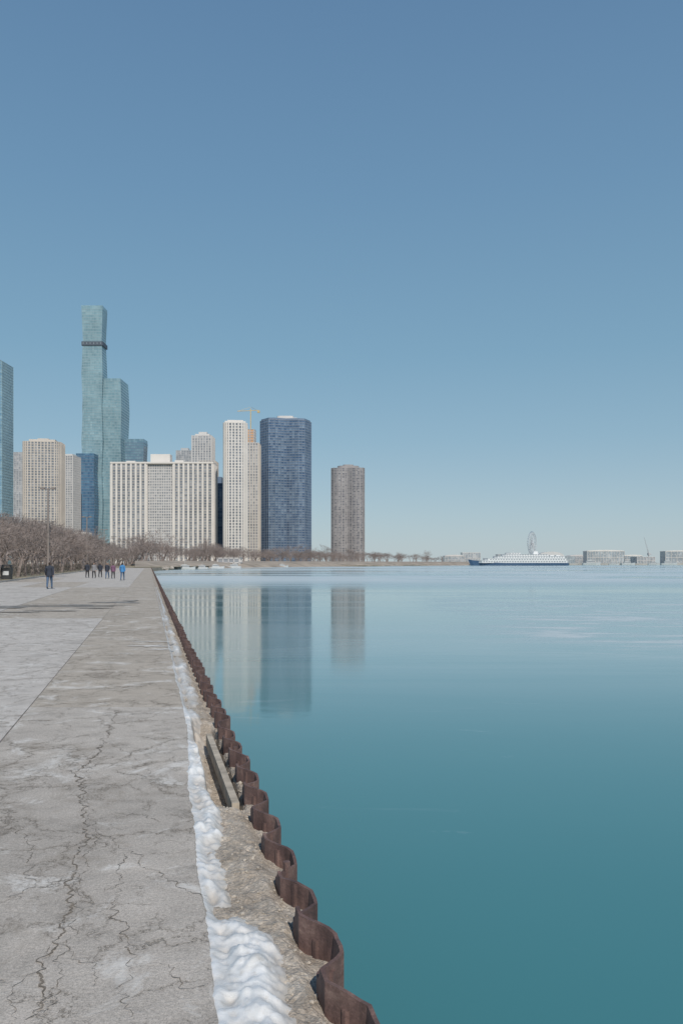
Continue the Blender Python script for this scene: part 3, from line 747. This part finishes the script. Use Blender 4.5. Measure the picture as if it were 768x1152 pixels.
def shed(name,px0,px1,pyt,D,mats,arch=0,bays=6,dep=30):
    x0=BX(px0,D);x1=BX(px1,D);H=BZ(pyt,D); e=empty(name,((x0+x1)/2,D,0),0); w2=(x1-x0)/2
    hb=H*(1-arch); bm=bmesh.new(); box(bm,-w2,w2,0,dep,.3,hb,0)
    box(bm,-w2-.5,w2+.5,-.5,dep+.5,hb,hb+.8,1)
    for j in range(bays+1):
        xx=-w2+2*w2*j/bays; box(bm,xx-.3,xx+.3,-.6,-.1,.3,hb-.02,1)
    for zf in (.5,): box(bm,-w2,w2,-.35,-.05,hb*zf-.4,hb*zf+.4,1)
    if arch:
        n=10;P=[]
        for j in range(n+1):
            a=PI*j/n; P.append((-w2*math.cos(a),hb+.8+(H-hb-.8)*math.sin(a)))
        A=[bm.verts.new((p[0],.2,p[1])) for p in P];B2=[bm.verts.new((p[0],dep-.2,p[1])) for p in P]
        for j in range(n): bm.faces.new((A[j],A[j+1],B2[j+1],B2[j])).material_index=1
        bm.faces.new(A).material_index=1; bm.faces.new(B2).material_index=1
    obj_from_bm(bm,name+'_shell',mats,e)
shed('pier_hall',500,522,624,1720,[g_far,pale],.2,6)
shed('pier_hall',520,540,622,1760,[g_far,wht],0,7)
shed('arched_pier_hall',606,634,620.5,1720,[g_far,pale],.4,8)
shed('glass_pier_hall',660,702,618.5,1720,[g_far,wht],.12,14)
shed('pier_hall',640,662,624,1800,[g_far,pale],.2,6)
shed('pier_hall',634,646,626,1500,[g_far,gry],0,4)
shed('pier_hall',702,722,624,1720,[g_far,wht],.15,6)
shed('pier_hall',716,736,627,1300,[g_far,pale],0,6)
shed('white_warehouse',748,800,619,1720,[g_far,wht],.1,8)
shed('pier_hall',560,592,624,1750,[g_far,gry],0,8)
D=1750; e=empty('dock_crane',(BX(729,D),D,0),.3); H=BZ(604,D)
bm=bmesh.new()
for sx2 in (-3,3): tube(bm,(sx2,0,0),(0,0,22),.8,.5,4)
tube(bm,(0,0,20),(-12,0,H),.7,.3,4); tube(bm,(0,0,22),(8,0,20),.7,.7,4); box(bm,-2,3,-2,2,18,23); tube(bm,(0,0,28),(-12,0,H),.15,.15,3); tube(bm,(0,0,22),(0,0,28),.3,.3,4); obj_from_bm(bm,'mast_and_jib',[gry],e)
for px,D,Ln in ((665,1080,24),(706,1100,20),(690,1100,14),(752,1090,22),(735,1120,16)): motorboat(px,D,Ln,random.uniform(-.2,.2))
for i in range(46):
    px=random.choice((random.uniform(478,530),random.uniform(636,790))); y=random.uniform(1790,2000)
    tree(BX(px,y),y,random.uniform(10,19),em,.9,'tree_clump',1.3,TL)
m_rock=simple('rock',(.36,.32,.28),.9,.35,.4)
bm=bmesh.new()
P0=[(180,290),(200,360),(240,430),(330,560),(440,690),(505,820),(530,1000)]
for i in range(900):
    t=random.random(); px=182+t*340
    for (a,ya),(b2,yb) in zip(P0,P0[1:]):
        if a<=px<=b2: y=ya+(yb-ya)*(px-a)/(b2-a)
    x=BX(px,y); r=random.uniform(.4,.9)
    g=bmesh.ops.create_icosphere(bm,subdivisions=1,radius=1,matrix=Matrix.Translation((x+random.uniform(-1,1),y+random.uniform(-1,1),-1.0+random.uniform(0,.6)))@Matrix.Diagonal((r*1.5,r,r*.7,1)))
    for vv in g['verts']: vv.co+=Vector([random.uniform(-.25,.25)*r for _ in range(3)])
obj_from_bm(bm,'shore_rocks',[m_rock])
print('objects',len(S.objects))
